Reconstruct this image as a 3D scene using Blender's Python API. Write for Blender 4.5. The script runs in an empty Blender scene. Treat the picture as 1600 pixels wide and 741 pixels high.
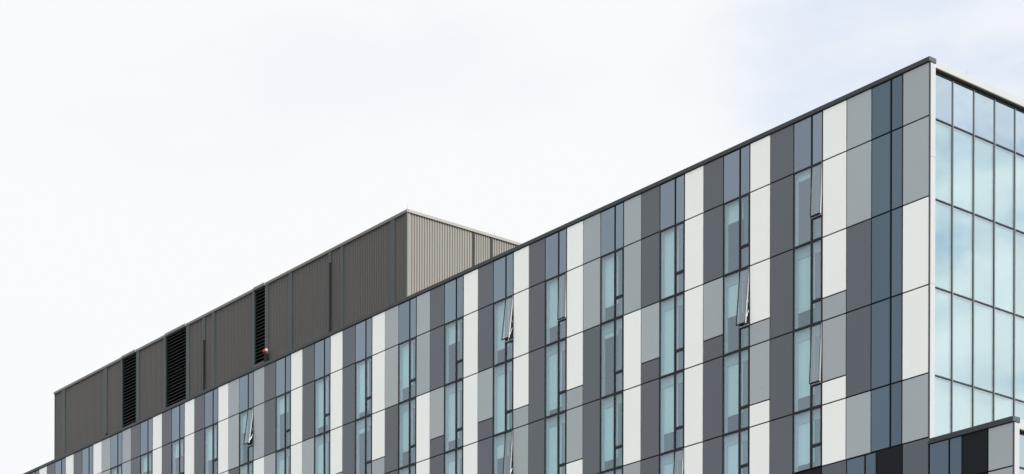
import bpy, bmesh, math, random
from mathutils import Vector
random.seed(7)
sc = bpy.context.scene
R = math.radians

# ---------------------------------------------------------------- camera
cd = bpy.data.cameras.new('camera'); cam = bpy.data.objects.new('camera', cd)
sc.collection.objects.link(cam); sc.camera = cam
cam.location = (45.816, -55.1095, 1.7)
cam.rotation_mode = 'XYZ'
YAW, ROLL = 0.895965, 0.002845
cam.rotation_euler = (R(90), 0, 0)
from mathutils import Matrix
fw = Vector((math.sin(-YAW), math.cos(-YAW), 0)); rt = Vector((math.cos(YAW), -math.sin(-YAW), 0)); up = Vector((0, 0, 1))
r3 = rt*math.cos(ROLL) + up*math.sin(ROLL); u3 = up*math.cos(ROLL) - rt*math.sin(ROLL)
M = Matrix((r3, u3, -fw)).transposed()
cam.rotation_euler = M.to_euler()
cd.sensor_fit = 'HORIZONTAL'; cd.sensor_width = 36
F = 3160.268
cd.lens = F/1600*36
cd.shift_y = (1560.6255-370.5)/1600
cd.clip_start = 0.5; cd.clip_end = 8000

def project(x, y, z):
    d = Vector((x, y, z)) - cam.location
    return 800 + F*d.dot(r3)/d.dot(fw), 1560.6255 - F*d.dot(u3)/d.dot(fw)

# ---------------------------------------------------------------- world and sun
SUN_EL, SUN_AZ = R(27), R(3)          # azimuth measured from +X towards +Y
world = bpy.data.worlds.new('World'); sc.world = world; world.use_nodes = True
nt = world.node_tree; nt.nodes.clear()
def wn(t, **k):
    n = nt.nodes.new(t)
    for a, b in k.items(): setattr(n, a, b)
    return n
L = nt.links.new
def wmath(op, a, b=None, clamp=False):
    n = wn('ShaderNodeMath', operation=op); n.use_clamp = clamp
    for i, v in enumerate((a, b)):
        if v is None: continue
        if isinstance(v, (int, float)): n.inputs[i].default_value = v
        else: L(v, n.inputs[i])
    return n.outputs[0]
out = wn('ShaderNodeOutputWorld'); bg = wn('ShaderNodeBackground'); L(bg.outputs[0], out.inputs[0])
bg.inputs['Strength'].default_value = 0.1
sky = wn('ShaderNodeTexSky'); sky.sky_type = 'NISHITA'; sky.sun_disc = False
sky.sun_elevation = SUN_EL; sky.sun_rotation = math.pi/2 - SUN_AZ; sky.air_density = 1.2; sky.dust_density = 1.5
tc = wn('ShaderNodeTexCoord'); mp = wn('ShaderNodeMapping'); mp.inputs['Scale'].default_value = (1, 1, 2.4)
L(tc.outputs['Generated'], mp.inputs[0])
n1 = wn('ShaderNodeTexNoise'); n1.inputs['Scale'].default_value = 2.6; n1.inputs['Detail'].default_value = 7; n1.inputs['Roughness'].default_value = .52
n1.inputs['Distortion'].default_value = .25
L(mp.outputs[0], n1.inputs['Vector'])
n2 = wn('ShaderNodeTexNoise'); n2.inputs['Scale'].default_value = 7; n2.inputs['Detail'].default_value = 6; n2.inputs['Roughness'].default_value = .5
L(mp.outputs[0], n2.inputs['Vector'])
def dotdir(v):
    n = wn('ShaderNodeVectorMath', operation='DOT_PRODUCT'); L(tc.outputs['Generated'], n.inputs[0])
    n.inputs[1].default_value = Vector(v).normalized(); return n.outputs['Value']
def ray(px, py): return fw*F + r3*(px-800) + u3*(1560.6255-py)
def mapr(v, a, b, c=0., d=1.):
    n = wn('ShaderNodeMapRange'); n.interpolation_type = 'SMOOTHSTEP'
    L(v, n.inputs['Value'])
    for i, x in zip((1, 2, 3, 4), (a, b, c, d)): n.inputs[i].default_value = x
    return n.outputs[0]
# thin places in the overcast: one beyond the right corner, others at random
thin = mapr(dotdir(ray(1760, -40)), .976, .9995, 0, .40)
gap = mapr(n1.outputs['Fac'], .45, .72, 0, .15)
fine = mapr(n2.outputs['Fac'], .38, .64, .25, 1.15)
f = wmath('MULTIPLY', wmath('ADD', thin, gap), fine, True)
# the reflected part of the sky (left of the photographer and beyond the right corner) is more broken
brk = mapr(dotdir((.64, .77, .42)), .80, .96, 0, 1.0)
n3 = mapr(n2.outputs['Fac'], .42, .62, 0, 1)
f = wmath('ADD', f, wmath('MULTIPLY', brk, n3), True)
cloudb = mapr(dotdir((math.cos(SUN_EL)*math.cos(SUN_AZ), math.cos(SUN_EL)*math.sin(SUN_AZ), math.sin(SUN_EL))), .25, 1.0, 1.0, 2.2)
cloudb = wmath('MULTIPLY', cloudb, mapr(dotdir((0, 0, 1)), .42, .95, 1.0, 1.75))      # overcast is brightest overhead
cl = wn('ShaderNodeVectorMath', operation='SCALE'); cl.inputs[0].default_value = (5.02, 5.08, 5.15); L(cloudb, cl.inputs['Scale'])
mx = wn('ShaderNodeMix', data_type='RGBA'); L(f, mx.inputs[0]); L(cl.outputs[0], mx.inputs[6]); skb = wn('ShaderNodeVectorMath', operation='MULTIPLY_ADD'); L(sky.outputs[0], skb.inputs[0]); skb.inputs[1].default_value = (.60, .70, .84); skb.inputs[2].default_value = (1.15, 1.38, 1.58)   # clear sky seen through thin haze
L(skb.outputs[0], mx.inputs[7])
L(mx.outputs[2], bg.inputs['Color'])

sl = bpy.data.lights.new('sun', 'SUN'); sl.energy = 5.0; sl.angle = R(9); sl.color = (1, .955, .88)
so = bpy.data.objects.new('sun', sl); sc.collection.objects.link(so)
sd = Vector((math.cos(SUN_EL)*math.cos(SUN_AZ), math.cos(SUN_EL)*math.sin(SUN_AZ), math.sin(SUN_EL)))
so.rotation_euler = sd.to_track_quat('Z', 'Y').to_euler(); so.location = (60, 20, 80)

vs = sc.view_settings; vs.view_transform = 'Standard'; vs.look = 'None'; vs.gamma = 1; vs.use_curve_mapping = False
vs.exposure = 0.93

# ---------------------------------------------------------------- materials
def hueshift(t, oi, col, amt):
    """batch differences between panels: some a little greener, some a little more violet"""
    if not amt: return col
    def m(op, a, b):
        n = t.nodes.new('ShaderNodeMath'); n.operation = op
        for i, v in enumerate((a, b)):
            if isinstance(v, (int, float)): n.inputs[i].default_value = v
            else: t.links.new(v, n.inputs[i])
        return n.outputs[0]
    q = m('SUBTRACT', m('FRACT', m('MULTIPLY', oi.outputs['Random'], 37.7), 0), .5)
    c = t.nodes.new('ShaderNodeCombineXYZ')
    t.links.new(m('ADD', m('MULTIPLY', q, 2*amt), 1), c.inputs[0]); t.links.new(m('ADD', m('MULTIPLY', q, -.8*amt), 1), c.inputs[1]); t.links.new(m('ADD', m('MULTIPLY', q, .9*amt), 1), c.inputs[2])
    v = t.nodes.new('ShaderNodeVectorMath'); v.operation = 'MULTIPLY'; t.links.new(col, v.inputs[0]); t.links.new(c.outputs[0], v.inputs[1])
    return v.outputs[0]

def mat(name, col, rough=.5, metal=0., spec=.5, var=0., noise=0., nscale=3., coat=0., bump=0., stretch=(1, 1, 1), hue=0.):
    m = bpy.data.materials.new(name); m.use_nodes = True; t = m.node_tree; b = t.nodes['Principled BSDF']
    b.inputs['Roughness'].default_value = rough; b.inputs['Metallic'].default_value = metal
    b.inputs['Specular IOR Level'].default_value = spec; b.inputs['Coat Weight'].default_value = coat; b.inputs['Coat Roughness'].default_value = .08
    tcn = t.nodes.new('ShaderNodeTexCoord'); mpn = t.nodes.new('ShaderNodeMapping'); mpn.inputs['Scale'].default_value = stretch
    t.links.new(tcn.outputs['Object'], mpn.inputs[0])
    nz = t.nodes.new('ShaderNodeTexNoise'); nz.inputs['Scale'].default_value = nscale; nz.inputs['Detail'].default_value = 6
    t.links.new(mpn.outputs[0], nz.inputs['Vector'])
    oi = t.nodes.new('ShaderNodeObjectInfo')
    def mm(op, a, b_):
        n = t.nodes.new('ShaderNodeMath'); n.operation = op
        for i, v in enumerate((a, b_)):
            if isinstance(v, (int, float)): n.inputs[i].default_value = v
            else: t.links.new(v, n.inputs[i])
        return n.outputs[0]
    k = mm('ADD', mm('MULTIPLY', mm('SUBTRACT', oi.outputs['Random'], .5), 2*var), mm('MULTIPLY', mm('SUBTRACT', nz.outputs['Fac'], .5), 2*noise))
    k = mm('ADD', k, 1.)
    s = t.nodes.new('ShaderNodeVectorMath'); s.operation = 'SCALE'; s.inputs[0].default_value = col; t.links.new(k, s.inputs['Scale'])
    t.links.new(hueshift(t, oi, s.outputs[0], hue), b.inputs['Base Color'])
    rr = mm('ADD', mm('MULTIPLY', mm('SUBTRACT', nz.outputs['Fac'], .5), .15), rough)
    t.links.new(rr, b.inputs['Roughness'])
    if bump:
        bp = t.nodes.new('ShaderNodeBump'); bp.inputs['Strength'].default_value = bump; bp.inputs['Distance'].default_value = .01
        t.links.new(nz.outputs['Fac'], bp.inputs['Height']); t.links.new(bp.outputs[0], b.inputs['Normal'])
    return m

def glass(name, tint, refl, ior, opaque=None, rough=.015, wav=.06, hue=0.):
    m = bpy.data.materials.new(name); m.use_nodes = True; t = m.node_tree; t.nodes.clear()
    o = t.nodes.new('ShaderNodeOutputMaterial'); mix = t.nodes.new('ShaderNodeMixShader'); fr = t.nodes.new('ShaderNodeFresnel'); fr.inputs[0].default_value = ior
    g = t.nodes.new('ShaderNodeBsdfGlossy'); g.inputs['Roughness'].default_value = rough
    oi = t.nodes.new('ShaderNodeObjectInfo')
    mr = t.nodes.new('ShaderNodeMapRange'); t.links.new(oi.outputs['Random'], mr.inputs[0]); mr.inputs[3].default_value = .9; mr.inputs[4].default_value = 1.1
    s = t.nodes.new('ShaderNodeVectorMath'); s.operation = 'SCALE'; s.inputs[0].default_value = refl; t.links.new(mr.outputs[0], s.inputs['Scale'])
    t.links.new(hueshift(t, oi, s.outputs[0], hue), g.inputs['Color'])
    tcn = t.nodes.new('ShaderNodeTexCoord'); nz = t.nodes.new('ShaderNodeTexNoise'); nz.inputs['Scale'].default_value = .55; nz.inputs['Detail'].default_value = 1
    t.links.new(tcn.outputs['Object'], nz.inputs['Vector'])
    bp = t.nodes.new('ShaderNodeBump'); bp.inputs['Strength'].default_value = wav; bp.inputs['Distance'].default_value = .1
    t.links.new(nz.outputs['Fac'], bp.inputs['Height']); t.links.new(bp.outputs[0], g.inputs['Normal']); t.links.new(bp.outputs[0], fr.inputs['Normal'])
    if opaque:
        a = t.nodes.new('ShaderNodeBsdfDiffuse'); a.inputs['Color'].default_value = (*opaque, 1)
    else:
        a = t.nodes.new('ShaderNodeBsdfTransparent'); a.inputs['Color'].default_value = (*tint, 1)
    ge = t.nodes.new('ShaderNodeNewGeometry'); iv = t.nodes.new('ShaderNodeMath'); iv.operation = 'SUBTRACT'; iv.inputs[0].default_value = 1
    t.links.new(ge.outputs['Backfacing'], iv.inputs[1]); fm = t.nodes.new('ShaderNodeMath'); fm.operation = 'MULTIPLY'     # one reflection per pane: its outer face
    t.links.new(fr.outputs[0], fm.inputs[0]); t.links.new(iv.outputs[0], fm.inputs[1])
    t.links.new(fm.outputs[0], mix.inputs[0]); t.links.new(a.outputs[0], mix.inputs[1]); t.links.new(g.outputs[0], mix.inputs[2])
    t.links.new(mix.outputs[0], o.inputs[0])
    return m

MT = dict(
    white=mat('white_panel', (.80, .82, .79), .32, spec=.6, var=.012, noise=.03, nscale=.8, bump=.03),
    light=mat('light_grey_panel', (.305, .348, .368), .30, spec=.6, var=.05, noise=.05, nscale=.8, bump=.03, hue=.018),
    dark=mat('dark_grey_panel', (.064, .079, .096), .33, spec=.6, var=.07, noise=.06, nscale=.8, bump=.03, hue=.035),
    black=mat('black_panel', (.007, .009, .012), .5, spec=.12, noise=.1, nscale=.8),
    frame=mat('dark_frame', (.012, .015, .018), .5, spec=.2, noise=.1),
    back=mat('dark_backing', (.012, .013, .015), .8, spec=.2),
    cap=mat('parapet_cap_metal', (.021, .027, .033), .45, spec=.4, noise=.08, nscale=1.2, stretch=(1, 1, 1)),
    post=mat('pale_aluminium', (.185, .195, .20), .4, spec=.5, noise=.04, nscale=1.2, var=.0),
    soffit=mat('brown_soffit', (.035, .032, .024), .6, noise=.1),
    brown=mat('corrugated_metal', (.090, .0865, .080), .5, spec=.3, noise=.07, nscale=1.1, var=.03, stretch=(1, 1, .35)),
    trim=mat('blue_grey_trim', (.052, .066, .070), .5, spec=.3, noise=.08, nscale=1.5),
    flash=mat('metal_flashing', (.120, .116, .110), .42, spec=.5, noise=.1, nscale=1.5),
    louv=mat('louver_metal', (.018, .020, .021), .5, noise=.1), void=mat('louver_void', (.002, .002, .003), .9, spec=.05),
    blind=mat('roller_blind', (.72, .76, .75), .8, spec=.1, var=.06, noise=.03, nscale=2),
    added_backing=mat('added_grey_backing', (.115, .15, .175), .8, spec=.1, var=.25, noise=.05, nscale=2),  # for the sheet added to lift the dark narrow panes
    curtain=mat('pale_curtain', (.125, .152, .153), .8, spec=.1, var=.03, noise=.04, nscale=1.5),
    lining=mat('window_lining', (.46, .50, .51), .6, spec=.2, noise=.04),
    room=mat('room_plaster', (.16, .16, .16), .8, spec=.1), slab=mat('concrete_slab', (.25, .25, .24), .8),
    silver=mat('bare_aluminium', (.55, .56, .56), .35, metal=.3, noise=.05),
    roof=mat('roof_membrane', (.18, .18, .17), .8, noise=.15), red=mat('red_plastic', (.35, .012, .02), .35, noise=.05),
    whitep=mat('white_plastic', (.42, .42, .41), .35, noise=.03),
    ground=mat('ground_asphalt', (.11, .11, .105), .85, noise=.2, nscale=.3),
    pave=mat('paving', (.24, .235, .225), .8, noise=.15, nscale=.8),
    g_win=glass('window_glass', (.82, .925, .93), (.73, .88, 1.0), 2.9, hue=.03),
    g_sp=glass('spandrel_glass', None, (.72, .86, 1.0), 3.0, opaque=(.028, .045, .064), hue=.03),
    g_sash=glass('sash_glass', (.68, .74, .77), (.78, .92, 1.0), 3.4),
    g_sp0=glass('corner_spandrel_glass', None, (.54, .70, .85), 2.25, opaque=(.025, .042, .062), hue=.03),
    g_cw=glass('curtain_wall_glass', (.88, .95, .955), (.85, .97, .99), 4.0, wav=.05),
    g_cwt=glass('curtain_wall_spandrel', None, (.80, .92, 1.0), 3.6, opaque=(.05, .07, .085), wav=.09),
)

# ---------------------------------------------------------------- helpers
def box(bm, x0, x1, y0, y1, z0, z1, mi=0, rot=None):
    vs_ = [bm.verts.new((x, y, z)) for x in (x0, x1) for y in (y0, y1) for z in (z0, z1)]
    fs = []
    for q in ((0, 1, 3, 2), (4, 6, 7, 5), (0, 4, 5, 1), (2, 3, 7, 6), (0, 2, 6, 4), (1, 5, 7, 3)):
        f_ = bm.faces.new([vs_[i] for i in q]); f_.material_index = mi; fs.append(f_)
    return vs_
def cyl(bm, p0, p1, r0, r1=None, n=12, mi=0):
    r1 = r0 if r1 is None else r1
    p0, p1 = Vector(p0), Vector(p1); d = (p1-p0).normalized(); a = d.orthogonal().normalized(); b = d.cross(a)
    ra = [bm.verts.new(p0 + (a*math.cos(i*2*math.pi/n)+b*math.sin(i*2*math.pi/n))*r0) for i in range(n)]
    rb = [bm.verts.new(p1 + (a*math.cos(i*2*math.pi/n)+b*math.sin(i*2*math.pi/n))*r1) for i in range(n)]
    for i in range(n):
        bm.faces.new((ra[i], ra[(i+1) % n], rb[(i+1) % n], rb[i])).material_index = mi
    bm.faces.new(ra[::-1]).material_index = mi; bm.faces.new(rb).material_index = mi
def obj(name, bm, mats, parent=None, bevel=0, label=None):
    bmesh.ops.recalc_face_normals(bm, faces=bm.faces)
    me = bpy.data.meshes.new(name); bm.to_mesh(me); bm.free()
    if not isinstance(mats, (list, tuple)): mats = [mats]
    for m in mats: me.materials.append(MT[m])
    o = bpy.data.objects.new(name, me); sc.collection.objects.link(o)
    if parent: o.parent = parent
    if bevel:
        b = o.modifiers.new('bevel', 'BEVEL'); b.width = bevel; b.segments = 2; b.limit_method = 'ANGLE'
    if label: o['label'] = label
    return o
def thing(name, label, cat, loc=(0, 0, 0), group=None):
    o = bpy.data.objects.new(name, None); sc.collection.objects.link(o); o.location = loc; o.empty_display_size = 1
    o['label'] = label; o['category'] = cat
    if group: o['group'] = group
    return o
def tag(o, label, cat, group=None):
    o['label'] = label; o['category'] = cat
    if group: o['group'] = group
    return o
def one(name, args, m, parent=None, bevel=0, label=None):
    bm = bmesh.new(); box(bm, *args); return obj(name, bm, m, parent, bevel, label)

# ---------------------------------------------------------------- ground
def sheet(name, x0, x1, y0, y1, z, m):
    bm = bmesh.new(); v = [bm.verts.new(p) for p in ((x0, y0, z), (x1, y0, z), (x1, y1, z), (x0, y1, z))]; bm.faces.new(v)
    o = obj(name, bm, m); o['kind'] = 'structure'; return o
sheet('ground', -3000, 3000, -3000, 3000, 0, 'ground')
bm = bmesh.new(); box(bm, -96, 12, -7, 26, -.3, .13)
o = obj('pavement', bm, 'pave', bevel=.02); o['kind'] = 'structure'

# ---------------------------------------------------------------- office building
Z = [34.442, 32.414, 29.621, 26.546, 23.474, 21.236, 19.513]      # cap top and the six joint lines
CAPB = 34.283
GU, GV = .024, .026            # half joint widths
TR = .83                       # transom height above a floor joint
DEPTH = 20.
XL = -98.0
bld = thing('office_building', 'tall office block clad in white, grey and charcoal panels with a pale glass end wall', 'building')

# column edges measured from the corner towards the left (distance u, x = -u)
def cols(k):
    if k == 0: return 2.641, 1.731, 1.202, 0.03
    if k == 1: return 6.434, 5.521, 4.989, 3.821
    w = 2.932+3.6*k
    return w, w-.903, w-1.430, w-2.498      # window left, casement left, panel P left, panel Q left
def prev_w(k): return cols(k-1)[0]
KMAX = 26

def P_col(k, r):
    t = k % 4
    return {0: ['l', 'l', 'w', 'w', 'l'], 1: ['w', 'w', 'wl', 'lw', 'w'], 2: ['w', 'w', 'wl', 'lw', 'w'], 3: ['w']*5}[t][r]
def Q_col(k, r):
    t = k % 4
    return {1: ['l', 'l', 'd', 'd', 'l'], 2: ['d']*5, 3: ['d', 'd', 'ld', 'd', 'd'], 0: ['d', 'd', 'ld', 'd', 'd']}[t][r]
CM = {'w': 'white', 'l': 'light', 'd': 'dark', 'b': 'black'}
CN = {'w': 'white', 'l': 'light grey', 'd': 'dark grey', 'b': 'black'}
panels = []      # (x0,x1,z0,z1,colour)
def add_panel(xl, xr, zt, zb, code, gl=GU, gr=GU):
    if len(code) == 1: panels.append((xl+gl, xr-gr, zb+GV, zt-GV, code))
    else:
        zs = zb+TR
        panels.append((xl+gl, xr-gr, zs+GV, zt-GV, code[0])); panels.append((xl+gl, xr-gr, zb+GV, zs-GV, code[1]))
spand = []       # opaque glass panels
wins = []
for k in range(KMAX):
    w, n, p, q = cols(k)
    for r in range(5):
        zt = CAPB+.008 if r == 0 else Z[r]; zb = Z[r+1]
        add_panel(-p, -q if k else -.03, zt, zb, P_col(k, r), gr=GU if k else 0)
        if k: add_panel(-q, -prev_w(k), zt, zb, Q_col(k, r))
        if k == 0 or r == 0:
            spand.append((-w+GU, -n-GU-.015, zb+GV+.01, zt-GV)); spand.append((-n+GU+.015, -p-GU, zb+GV+.01, zt-GV))
        else: wins.append((k, r))
# storey below the shifted joint line, and the wing that carries it past the corner
R5 = [(-1.175, -.03, 'd'), (-2.379, -1.175, 'b'), (-4.989, -3.785, 'd'), (-6.45, -4.989, 'b')]
for x0, x1, c in R5: panels.append((x0+GU, x1-(GU if x1 < -.05 else 0), Z[6]+GV, Z[5]-GV, c))
spand += [(-3.785+GU, -2.903-GU-.01, Z[6]+GV, Z[5]-GV-.01), (-2.903+GU+.01, -2.379-GU, Z[6]+GV, Z[5]-GV-.01)]
x = -6.45
for i in range(12):                                   # the same rhythm carried on below the frame
    for wd, c in ((.90, 's'), (.53, 's'), (1.07, 'w' if i % 2 else 'l'), (1.10, 'b' if i % 3 else 'd')):
        (spand.append((x-wd+GU, x-GU, Z[6]+GV, Z[5]-GV)) if c == 's' else panels.append((x-wd+GU, x-GU, Z[6]+GV, Z[5]-GV, c))); x -= wd
WCAP = 21.165; WCB = 20.985; WX = 3.60                # wing cap top and bottom, wing corner
panels += [(1.45+GU, 2.551-GU, Z[6]+GV, WCB-GV, 'b'), (2.551+GU, WX-.03, Z[6]+GV, WCB-GV, 'l')]
panels += [(1.45+GU, 2.551-GU, Z[6]-3.07+GV, Z[6]-GV, 'b'), (2.551+GU, WX-.03, Z[6]-3.07+GV, Z[6]-GV, 'l')]
spand += [(.03+GU, .904-GU-.01, 17.5, WCB-GV), (.904+GU+.01, 1.45-GU, 17.5, WCB-GV)]

def area_in_view(x0, x1, z0, z1):
    pts = [project(a, 0, b) for a in (x0, x1) for b in (z0, z1)]
    xs = [min(max(a[0], 0), 1600) for a in pts]; ys = [min(max(a[1], 0), 741) for a in pts]
    return max(0, (max(xs)-min(xs)))*max(0, (ys[0]+ys[2]-ys[1]-ys[3])/2)
def near_view(x0, x1, z1, m=70):
    a = project(x1, 0, z1); return a[1] < 741+m and a[0] > -m*2
panels.sort(key=lambda t: -area_in_view(*t[:4]))
for i, (x0, x1, z0, z1, c) in enumerate(panels[:100]):
    one('cladding_panel', (x0, x1, 0, .04, z0, z1), CM[c], bld, .003, CN[c]+' cladding panel')
bm = bmesh.new()
for x0, x1, z0, z1, c in panels[100:]: box(bm, x0, x1, 0, .04, z0, z1, 'wldb'.index(c))
o = obj('cladding_panels', bm, ['white', 'light', 'dark', 'black'], bld); o['kind'] = 'stuff'
spand.sort(key=lambda t: -area_in_view(*t))
ns = [s for s in spand if area_in_view(*s) > 0][:100]
for s in ns: one('spandrel_pane', (s[0], s[1], .012, .03, s[2], s[3]), 'g_sp0' if s[0] > -2.7 or s[3] < Z[5] else 'g_sp', bld, label='opaque blue glass panel')
bm = bmesh.new()
for s in spand:
    if s not in ns: box(bm, s[0], s[1], .012, .03, s[2], s[3])
o = obj('spandrel_panes', bm, 'g_sp', bld); o['kind'] = 'stuff'
# mullions between paired glass panels (top row and end bay)
bm = bmesh.new()
for s in spand: box(bm, s[1]+.002, s[1]+.034, -.012, .05, s[2], s[3])
obj('mullions', bm, 'frame', bld)['kind'] = 'stuff'

# blinds: share of the opening covered, read off the photograph
BL = {1: {1: .05, 2: .24, 3: 1, 4: .76, 5: .72, 6: .75, 7: .30, 8: .75, 9: .88, 10: .85, 11: .28, 12: .35, 13: .62, 14: .28, 15: .3, 16: .6, 17: .5},
      2: {1: .76, 2: .45, 3: 1, 4: .06, 5: .90, 6: 1, 7: .82, 8: .72, 9: .08, 10: .95, 11: .9, 12: .9, 13: .6},
      3: {1: .80, 2: .74, 3: .70, 4: .84, 5: .92, 6: .22, 7: .9, 8: .75, 9: .8}, 4: {1: .86, 2: .9, 3: .8, 4: .8, 5: .7}}
OPEN = {(1, 1): .085, (2, 2): .20, (1, 3): .10, (6, 1): .23, (5, 1): .05, (6, 3): .16, (12, 1): .26, (3, 4): .09}
for k, r in wins:
    w, n, p, q = cols(k); zt, zb = Z[r], Z[r+1]
    if not near_view(-w, -p, zt, 70): continue
    X0, XN, X1 = -w, -n, -p
    vis = area_in_view(X0, X1, zb, zt) > 0
    bm = bmesh.new(); tz = zb+TR
    fy0, fy1 = -.012, .09
    box(bm, X0+.0, X0+.036, fy0, fy1, zb+.045, zt-.045)           # left jamb
    box(bm, X1-.050, X1-.004, fy0, fy1, zb+.045, zt-.045)         # right jamb
    box(bm, XN-.036, XN+.036, fy0-.01, fy1, zb+.045, zt-.045)     # mullion
    box(bm, X0, X1-.004, fy0-.004, fy1, zt-.045, zt+.014)        # head
    box(bm, X0, X1-.004, fy0-.004, fy1, zb+.016, zb+.045)         # sill
    box(bm, XN+.036, X1-.050, fy0-.006, fy1, tz-.048, tz+.04)    # transom
    win = obj('window', bm, 'frame', bld, .004)
    one('fixed_pane', (X0+.036, XN-.036, .012, .024, zb+.045, zt-.045), 'g_win', win)
    one('lower_pane', (XN+.036, X1-.050, .012, .024, zb+.045, tz-.048), 'g_win', win)
    # top-hung sash, some ajar
    a0, a1, s0, s1 = XN+.036, X1-.050, tz+.04, zt-.045
    op = OPEN.get((k, r), 0)
    if op: a1 += .03; a0 -= .02
    bm = bmesh.new()
    t_ = .034 if op else .024
    H = s1-s0
    box(bm, a0, a0+t_*.5, -.014, .045, -H, 0, 0); box(bm, a1-t_*.5, a1, -.014, .045, -H, 0, 0)
    if op: box(bm, a1+.0005, a1+.009, -.006, .055, -H, 0, 1)
    box(bm, a0+t_*.5, a1-t_*.5, -.014, .045, -t_, 0, 0); box(bm, a0+t_*.5, a1-t_*.5, -.014, .045, -H, -H+t_, 0)
    box(bm, a0+t_*.5, a1-t_*.5, .004, .018, -H+t_, -t_, 2)
    th = math.asin(min(.9, op/H)) if op else 0
    for v in bm.verts:
        y, z = v.co.y, v.co.z
        v.co.y = y*math.cos(th) + z*math.sin(th) - (.02 if op else 0); v.co.z = -y*math.sin(th)*0 + z*math.cos(th) + s1
    obj('sash', bm, ['frame', 'silver', 'g_sash' if op else 'g_win'], win, label='sash tilted open' if op else None)
    if op:
        bm = bmesh.new(); xx = a1-.035
        zc = s0+.05; cyl(bm, (xx, .05, zc+H*.30), (xx, -op*.9, s1-H*math.cos(th)+.04), .013, n=8)
        cyl(bm, (xx, .05, zc+H*.30), (xx+.0, -op*.45, s1-H*.5), .012, n=8)
        box(bm, a0, a1, -.03, .05, s0-.03, s0-.002)
        obj('stay_arm', bm, 'silver', win, label='bare metal stay holding the sash')
    # lining of the opening: reveal, head board and inner frame
    hd = .37 if r > 1 else .10
    D0, D1 = .092, .20
    bm = bmesh.new()
    box(bm, X0-.01, X0+.03, D0, D1+.05, zb+.03, zt-.05); box(bm, X1-.03, X1+.01, D0, D1+.05, zb+.03, zt-.05)
    box(bm, X0+.03, X1-.03, D1-.02, D1+.02, zt-hd, zt-.05)
    box(bm, X0+.03, X1-.03, D0, D1+.05, zb+.03, zb+.05)
    obj('lining', bm, 'lining', win)
    bm = bmesh.new()      # thin inner frame that carries the blind
    gx0 = X0+.07
    box(bm, gx0-.018, gx0, D1-.04, D1, zb+.06, zt-hd); box(bm, gx0, X1-.04, D1-.04, D1, zt-hd-.03, zt-hd)
    obj('inner_frame', bm, 'lining', win)
    fr_ = BL.get(r, {}).get(k, random.choice((.3, .7, .9)))
    top, bot = zt-hd-.035, zb+.10
    bz = top-(top-bot)*fr_
    bm = bmesh.new(); bx0, bx1 = gx0+.005, XN-.02
    nn = 7
    for i in range(nn):                          # cloth with a slight wave
        xa, xb = bx0+(bx1-bx0)*i/nn, bx0+(bx1-bx0)*(i+1)/nn
        ya, yb = D1+.006*math.sin(i*2.1+k), D1+.006*math.sin((i+1)*2.1+k)
        v = [bm.verts.new(c) for c in ((xa, ya, bz), (xb, yb, bz), (xb, yb, top), (xa, ya, top))]; bm.faces.new(v)
        v = [bm.verts.new(c) for c in ((xa, ya+.006, bz), (xb, yb+.006, bz), (xb, yb+.006, top), (xa, ya+.006, top))]; bm.faces.new(v)
    box(bm, bx0, bx1, D1-.008, D1+.014, bz-.03, bz)
    obj('blind', bm, 'blind', win)
    # wavy grey sheet added behind the narrow opening light to lighten its panes
    bm = bmesh.new(); cx0, cx1 = XN+.03, X1-.045; nn = 9
    ztop = zt-hd-.01
    for i in range(nn):
        xa, xb = cx0+(cx1-cx0)*i/nn, cx0+(cx1-cx0)*(i+1)/nn
        ya, yb = D1-.012+.014*math.sin(i*1.9+k+r), D1-.012+.014*math.sin((i+1)*1.9+k+r)
        for o_ in (0, .006):
            bm.faces.new([bm.verts.new(c) for c in ((xa, ya+o_, zb+.08), (xb, yb+o_, zb+.08), (xb, yb+o_, ztop), (xa, ya+o_, ztop))])
    obj('added_backing', bm, 'added_backing', win)
# wall behind everything: piers, bands, lower wall
bm = bmesh.new()
for k in range(KMAX):
    w, n, p, q = cols(k)
    box(bm, -p-.004, -prev_w(k)+.004 if k else -.05, .045, .34, Z[5], 34.2)
    box(bm, -w, -p-.004, .045, .34, Z[1]+.03, 34.2)
    if k == 0: box(bm, -w, -p-.004, .045, .34, Z[5], Z[1]+.03)
    else:
        for r in range(1, 5):
            zt, zb = Z[r], Z[r+1]
            box(bm, -w, -p-.004, .10, .34, zb-.035, zb+.03)
            if not near_view(-w, -p, zt, 70): box(bm, -w, -p-.004, .045, .09, zb+.03, zt)
for yy in (.045,): box(bm, -cols(KMAX-1)[0], -.05, .045, .34, 0.05, Z[5]-.04)
obj('wall', bm, 'back', bld)
bm = bmesh.new(); box(bm, -cols(KMAX-1)[0], -.03, -.0, .04, .1, Z[6]-.03)
obj('lower_wall', bm, 'dark', bld)
bm = bmesh.new()
for z in Z[1:6]: box(bm, -cols(KMAX-1)[0], -.5, .35, DEPTH-.3, z-.16, z-.02)
box(bm, -cols(KMAX-1)[0], -3.2, 4.2, 4.35, Z[5], Z[1]-.2)
obj('floor_slab', bm, 'slab', bld)
XE = -cols(KMAX-1)[0]
bm = bmesh.new(); box(bm, XE+.3, -.3, .35, DEPTH-.3, 33.5, 33.75); obj('roof', bm, 'roof', bld)
bm = bmesh.new(); box(bm, XE, XE+.3, .35, DEPTH, .05, 34.2); box(bm, XE+.3, -.25, DEPTH-.28, DEPTH, .05, 34.2); obj('rear_wall', bm, 'light', bld)
# parapet cap in lengths with small joints
bm = bmesh.new(); x = 0.035
while x > XE:
    x1 = max(x-3.6, XE); box(bm, x1+.006, x, -.05, .318, CAPB, Z[0]); x = x1
obj('parapet_cap', bm, 'cap', bld, .006)
bm = bmesh.new(); box(bm, XE, -.03, -.008, .04, CAPB-.03, CAPB-.002); obj('shadow_gap', bm, 'back', bld)
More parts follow.
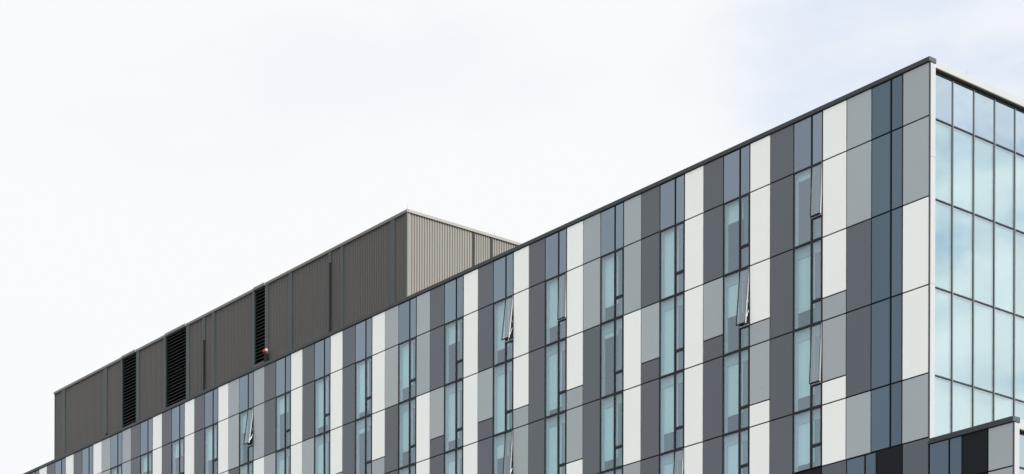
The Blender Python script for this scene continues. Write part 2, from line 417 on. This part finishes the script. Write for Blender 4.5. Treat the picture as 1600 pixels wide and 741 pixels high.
# corner post
bm = bmesh.new()
box(bm, -.026, -.002, -.004, .06, WCAP+.01, CAPB-.002, 1)
for a, b in ((31.02, CAPB-.002), (26.6, 31.01), (WCAP+.01, 26.59)): box(bm, -.04, 0, .066, .322, a, b, 0)
obj('corner_post', bm, ['frame', 'post'][::-1], bld)

# glass end wall (faces +x), recessed behind post and fascia
GX = -.17
MS, M0 = 1.167, 1.45
YE = DEPTH
one('fascia', (-.30, 0, .322, YE, 34.165, 34.42), 'post', bld, .006)
one('soffit', (GX-.12, -.008, .324, YE, 34.14, 34.163), 'soffit', bld)
cw = one('glass_end_wall', (GX-.08, GX+.012, .30, YE, 34.05, 34.138), 'frame', bld)
ZB = [34.05, Z[1]+.065, Z[2]+.055, Z[3]+.055, Z[4]+.05, 20.6, 17.5]
ys = [.30]+[M0+MS*i for i in range(16)]
bm_s = bmesh.new()
for j in range(16):
    ya, yb = ys[j], ys[j+1]
    for i in range(6):
        zt, zb = ZB[i], ZB[i+1]
        g = 'g_cwt' if i == 0 else 'g_cw'
        if j < 7 and i < 5:
            one('pane', (GX-.02, GX-.005, ya+.02, yb-.02, zb+.025, zt-.025), g, cw, label='bluish top pane' if i == 0 else None)
            if i: one('curtain', (GX-.115, GX-.10, ya+.003, yb-.003, zb+.004, zt-.004), 'curtain', cw)
        else:
            box(bm_s, GX-.02, GX-.005, ya+.02, yb-.02, zb+.025, zt-.025)
obj('far_panes', bm_s, 'g_cwt', cw)['kind'] = 'stuff'
for i in range(1, 17): one('mullion', (GX-.08, GX+.03, ys[i]-.024, ys[i]+.024, 17.5, 34.05), 'trim', cw, .004)
for z in ZB[1:6]: one('transom', (GX-.08, GX+.026, .31, YE, z-.024, z+.024), 'frame', cw, .004)
bm = bmesh.new()
for z in ZB[1:6]: box(bm, GX-.5, GX-.13, .35, YE-.3, z-.15, z+.10)
box(bm, GX-.28, GX-.13, .35, YE-.3, Z[1]+.2, 34.0)
obj('slab_edge', bm, 'lining', cw)

# wing projecting past the corner at the lower right
wing = thing('low_wing', 'lower black and grey clad wing projecting from the right end of the office block', 'building', (WX, 0, 0))
def wone(name, a, m, bevel=0, label=None):
    a = (a[0]-WX, a[1]-WX)+tuple(a[2:]); return one(name, a, m, wing, bevel, label)
# its panels were laid out with the facade: hand them over
for o in list(bld.children):
    if o.type == 'MESH' and o.name.startswith(('cladding_panel', 'spandrel_pane')) and o.get('kind') != 'stuff':
        xs = [v.co.x for v in o.data.vertices]
        if min(xs) > 0:
            for v in o.data.vertices: v.co.x -= WX
            o.parent = wing
WD = 16.
wone('roof_cap', (.04, WX+.03, -.05, .318, WCB, WCAP), 'cap', .006)
wone('wall', (.004, WX-.05, .045, .34, .05, WCB), 'back')
wone('lower_wall', (.03, WX-.03, 0, .04, .15, 16.4), 'dark')
wone('roof', (.05, WX-.3, .35, WD, 20.3, 20.45), 'roof')
wone('rear_wall', (.0, WX-.3, WD-.02, WD+.2, .05, 21.), 'light')
wone('corner_post', (WX-.04, WX, .066, .322, 12., WCB-.002), 'post')
wone('corner_trim', (WX-.026, WX-.002, -.004, .06, 12., WCB-.002), 'frame')
wone('fascia', (WX-.3, WX, .322, WD, 20.80, 21.12), 'post', .006)
wone('soffit', (WX-.28, WX-.008, .324, WD, 20.775, 20.798), 'soffit')
wone('header', (WX-.25, WX-.158, .30, WD, 20.69, 20.773), 'frame')
for i in range(8):
    ya = .30 if i == 0 else M0+MS*(i-1); yb = M0+MS*i
    wone('pane', (WX-.19, WX-.175, ya+.02, yb-.02, 19.60, 20.68), 'g_cwt', label='bluish top pane')
    wone('pane', (WX-.19, WX-.175, ya+.02, yb-.02, 16.5, 19.55), 'g_cwt')
    wone('mullion', (WX-.25, WX-.14, yb-.03, yb+.03, 16.5, 20.68), 'trim')
wone('transom', (WX-.25, WX-.146, .31, WD, 19.548, 19.604), 'frame')
wone('side_wall', (WX-.3, WX-.26, .35, WD, .05, 20.77), 'back')

# ---------------------------------------------------------------- plant room on the roof
S = 2.5                              # set back from the facade
PX0, PX1 = -72.9, -34.5; PB, PT = 33.76, 40.20; PD = 15.0
pr = thing('plant_room', 'long brown corrugated metal plant room standing on the flat roof', 'plant room', (PX1, S, PB))
def pobj(name, bm, m, bevel=0, label=None, par=None):
    for v in bm.verts: v.co -= Vector((PX1, S, PB))
    return obj(name, bm, m, par or pr, bevel, label)
def corr(bm, a, b, fixed, z0, z1, axis, out, pitch=.152, dep=.042):
    """trapezoid sheet between a and b; out is the outward sign"""
    prof = []; n = max(1, int(round((b-a)/pitch))); pt = (b-a)/n
    for i in range(n):
        s = a+i*pt
        prof += [(s, 0), (s+pt*.42, 0), (s+pt*.55, 1), (s+pt*.87, 1)]
    prof.append((b, 0))
    P = [(c, fixed-out*dep*h) for c, h in prof]
    pv = [(bm.verts.new((c, d, z0) if axis == 'x' else (d, c, z0)), bm.verts.new((c, d, z1) if axis == 'x' else (d, c, z1))) for c, d in P]
    for (p0, p1), (q0, q1) in zip(pv, pv[1:]): bm.faces.new((p0, q0, q1, p1))
PSEG = [('p', -72.88, -71.85), ('t', -71.85, -71.40), ('p', -71.40, -66.20), ('t', -66.20, -65.75), ('p', -65.75, -63.97), ('n', -63.97, -63.78), ('L', -63.78, -62.05), ('t', -62.05, -61.68),
        ('p', -61.68, -58.69), ('n', -58.69, -58.45), ('L', -58.45, -56.10), ('t', -56.10, -55.73), ('p', -55.73, -54.22), ('t', -54.22, -53.96), ('p', -53.96, -53.20), ('t', -53.20, -52.90),
        ('p', -52.90, -48.85), ('n', -48.85, -48.66), ('M', -48.66, -47.58), ('t', -47.58, -47.25), ('p', -47.25, -45.22), ('t', -45.22, -44.88), ('p', -44.88, -41.42), ('t', -41.42, -41.17), ('p', -41.17, -40.30), ('t', -40.30, -40.05),
        ('p', -40.05, -35.90), ('t', -35.90, -35.55), ('p', -35.55, -34.66)]
TRB = .135
for t, a, b in PSEG:
    bm = bmesh.new()
    if t == 'p':
        corr(bm, a, b, S, PB, PT-TRB, 'x', -1); pobj('corrugated_panel', bm, 'brown')
    elif t in 'tn':
        box(bm, a, b, S-.05 if t == 't' else S-.07, S+.06, PB, PT-(TRB if t == 't' else .02)+.03); pobj('pilaster', bm, 'trim', .006)
    else:
        zb = PB+.9 if t == 'L' else 36.0
        box(bm, a, b, S+.16, S+.2, zb, PT-.06, 1)
        z = zb+.05
        while z < PT-.12:                      # sloping blades
            v = [bm.verts.new(c) for c in ((a, S-.03, z), (b, S-.03, z), (b, S+.10, z+.105), (a, S+.10, z+.105), (a, S-.03, z+.014), (b, S-.03, z+.014), (b, S+.10, z+.119), (a, S+.10, z+.119))]
            for q in ((0, 1, 2, 3), (7, 6, 5, 4), (0, 4, 5, 1), (3, 2, 6, 7)): bm.faces.new([v[i] for i in q])
            z += .19
        lv = pobj('louver', bm, ['louv', 'void'])
        bm = bmesh.new(); box(bm, a-.02, b+.02, S-.12, S+.03, PT-.13, PT+.012); box(bm, a, b, S-.06, S+.05, zb-.06, zb+.0)
        pobj('louver_frame', bm, 'flash', par=lv)
        if t == 'M':
            bm = bmesh.new(); box(bm, a, b, S+.25, S+.3, PB, zb-.06); pobj('recess_panel', bm, 'louv')
            bm = bmesh.new(); cyl(bm, (a+.45, S+.08, 35.0), (a+.45, S+.08, 35.75), .10); cyl(bm, (a+.45, S+.08, 35.75), (a+.45, S+.08, 35.80), .13); pobj('vent_pipe', bm, 'trim')
        else:
            bm = bmesh.new(); corr(bm, a, b, S, PB, zb-.06, 'x', -1); pobj('corrugated_panel', bm, 'brown')
# dark wall behind, roof, rear and far end
bm = bmesh.new(); box(bm, PX0+.02, PX1-.05, S+.31, S+.35, PB, PT-.05); box(bm, PX0, PX0+.04, S+.05, S+PD, PB, PT-.1); box(bm, PX0, PX1, S+PD, S+PD+.05, PB, PT-.1)
pobj('inner_wall', bm, 'louv')
bm = bmesh.new(); box(bm, PX0, PX1-.06, S+.05, S+PD, PT-.12, PT-.04); pobj('roof', bm, 'roof')
# roof trim in lengths
bm = bmesh.new(); x = PX1+.05
for e in (-35.7, -40.2, -45.05, -47.3): box(bm, e+.004, x, S-.075, S+.12, PT-.145, PT); x = e
box(bm, -48.9, x, S-.072, S+.12, PT-.14, PT-.004); x = -48.9
for e in (-53.05, -55.9, -58.6, -61.85, -63.9, -66., -71.6, PX0-.05): box(bm, e+.004, x, S-.075, S+.12, PT-.145, PT); x = e
pobj('roof_trim', bm, 'flash', .006)
bm = bmesh.new(); box(bm, PX1-.16, PX1+.012, S-.04, S+.02, PB, PT-.145); pobj('corner_trim', bm, 'trim', .006)
bm = bmesh.new(); box(bm, PX1-.02, PX1+.014, S+.022, S+.12, PB, PT-.145); pobj('corner_trim', bm, 'brown', .004)
bm = bmesh.new(); box(bm, PX0-.012, PX0+.03, S-.03, S+.1, PB, PT-.145); pobj('corner_trim', bm, 'trim', .006)
yy = S+.12
for ye, last in ((6.49, 0), (7.63, 0), (S+PD, 1)):
    bm = bmesh.new(); corr(bm, yy, ye, PX1, PB, PT-.14, 'y', 1); pobj('corrugated_panel', bm, 'brown')
    bm = bmesh.new(); box(bm, PX1-.12, PX1+.075, yy-(.12 if yy < 3 else .13), ye, PT-.145, PT); pobj('roof_trim', bm, 'flash', .006)
    if not last:
        bm = bmesh.new(); box(bm, PX1-.05, PX1+.03, ye+.002, ye+.13, PB, PT-.05); pobj('joint_post', bm, 'back')
    yy = ye+.135
# dark rainwater pipes on two pilasters and one beside a louver
for x, zt in ((-41.20, 39.35), (-53.99, 38.6), (-65.72, 35.9)):
    bm = bmesh.new(); cyl(bm, (x, S-.085, PB), (x, S-.085, zt), .055, n=12); cyl(bm, (x, S-.085, zt), (x, S-.085, zt+.1), .055, .08, n=12); pobj('rainwater_pipe', bm, 'back')

# ---------------------------------------------------------------- small things
be = thing('alarm_beacon', 'small red and white alarm beacon on a dark bracket beside the narrow louver', 'alarm', (-47.05, S-.05, 36.39))
bm = bmesh.new(); cyl(bm, (-.27, -.2, .02), (-.03, -.2, .02), .10, .12, 16); bmesh.ops.recalc_face_normals(bm, faces=bm.faces); obj('red_housing', bm, 'red', be, .012)
bm = bmesh.new(); bmesh.ops.create_uvsphere(bm, u_segments=16, v_segments=10, radius=.088)
for v in bm.verts: v.co = Vector((max(v.co.z, -.02)*.8-.03, v.co.y-.2, v.co.x+.02))
obj('white_dome', bm, 'whitep', be)
bm = bmesh.new(); box(bm, -.24, -.10, -.24, -.0, -.62, -.14); cyl(bm, (-.16, -.2, -.14), (-.16, -.2, -.07), .03); obj('bracket', bm, 'back', be, .01)

def rod(x, y, z, h, label):
    bm = bmesh.new(); cyl(bm, (0, 0, 0), (0, 0, .05), .03, .02, 8); cyl(bm, (0, 0, .05), (0, 0, h), .005, .003, 6)
    o = obj('lightning_rod', bm, 'trim'); o.location = (x, y, z); tag(o, label, 'lightning rod', 'lightning rods on the roof edges')
rod(PX1-.05, S+.02, PT, .25, 'thin lightning rod at the near top corner of the brown plant room')
rod(PX1, 7.9, PT, .25, 'thin lightning rod on the lit side trim of the brown plant room')
rod(-17.31, .13, Z[0], .2, 'thin lightning rod on the long dark parapet midway along the facade')
rod(-.45, .13, Z[0], .22, 'thin lightning rod on the dark parapet close to the top right corner')
rod(-.15, 2.2, 34.42, .24, 'thin lightning rod on the pale fascia above the glass end wall')

sc.render.engine = 'CYCLES'
sc.cycles.max_bounces = 8; sc.cycles.transparent_max_bounces = 12
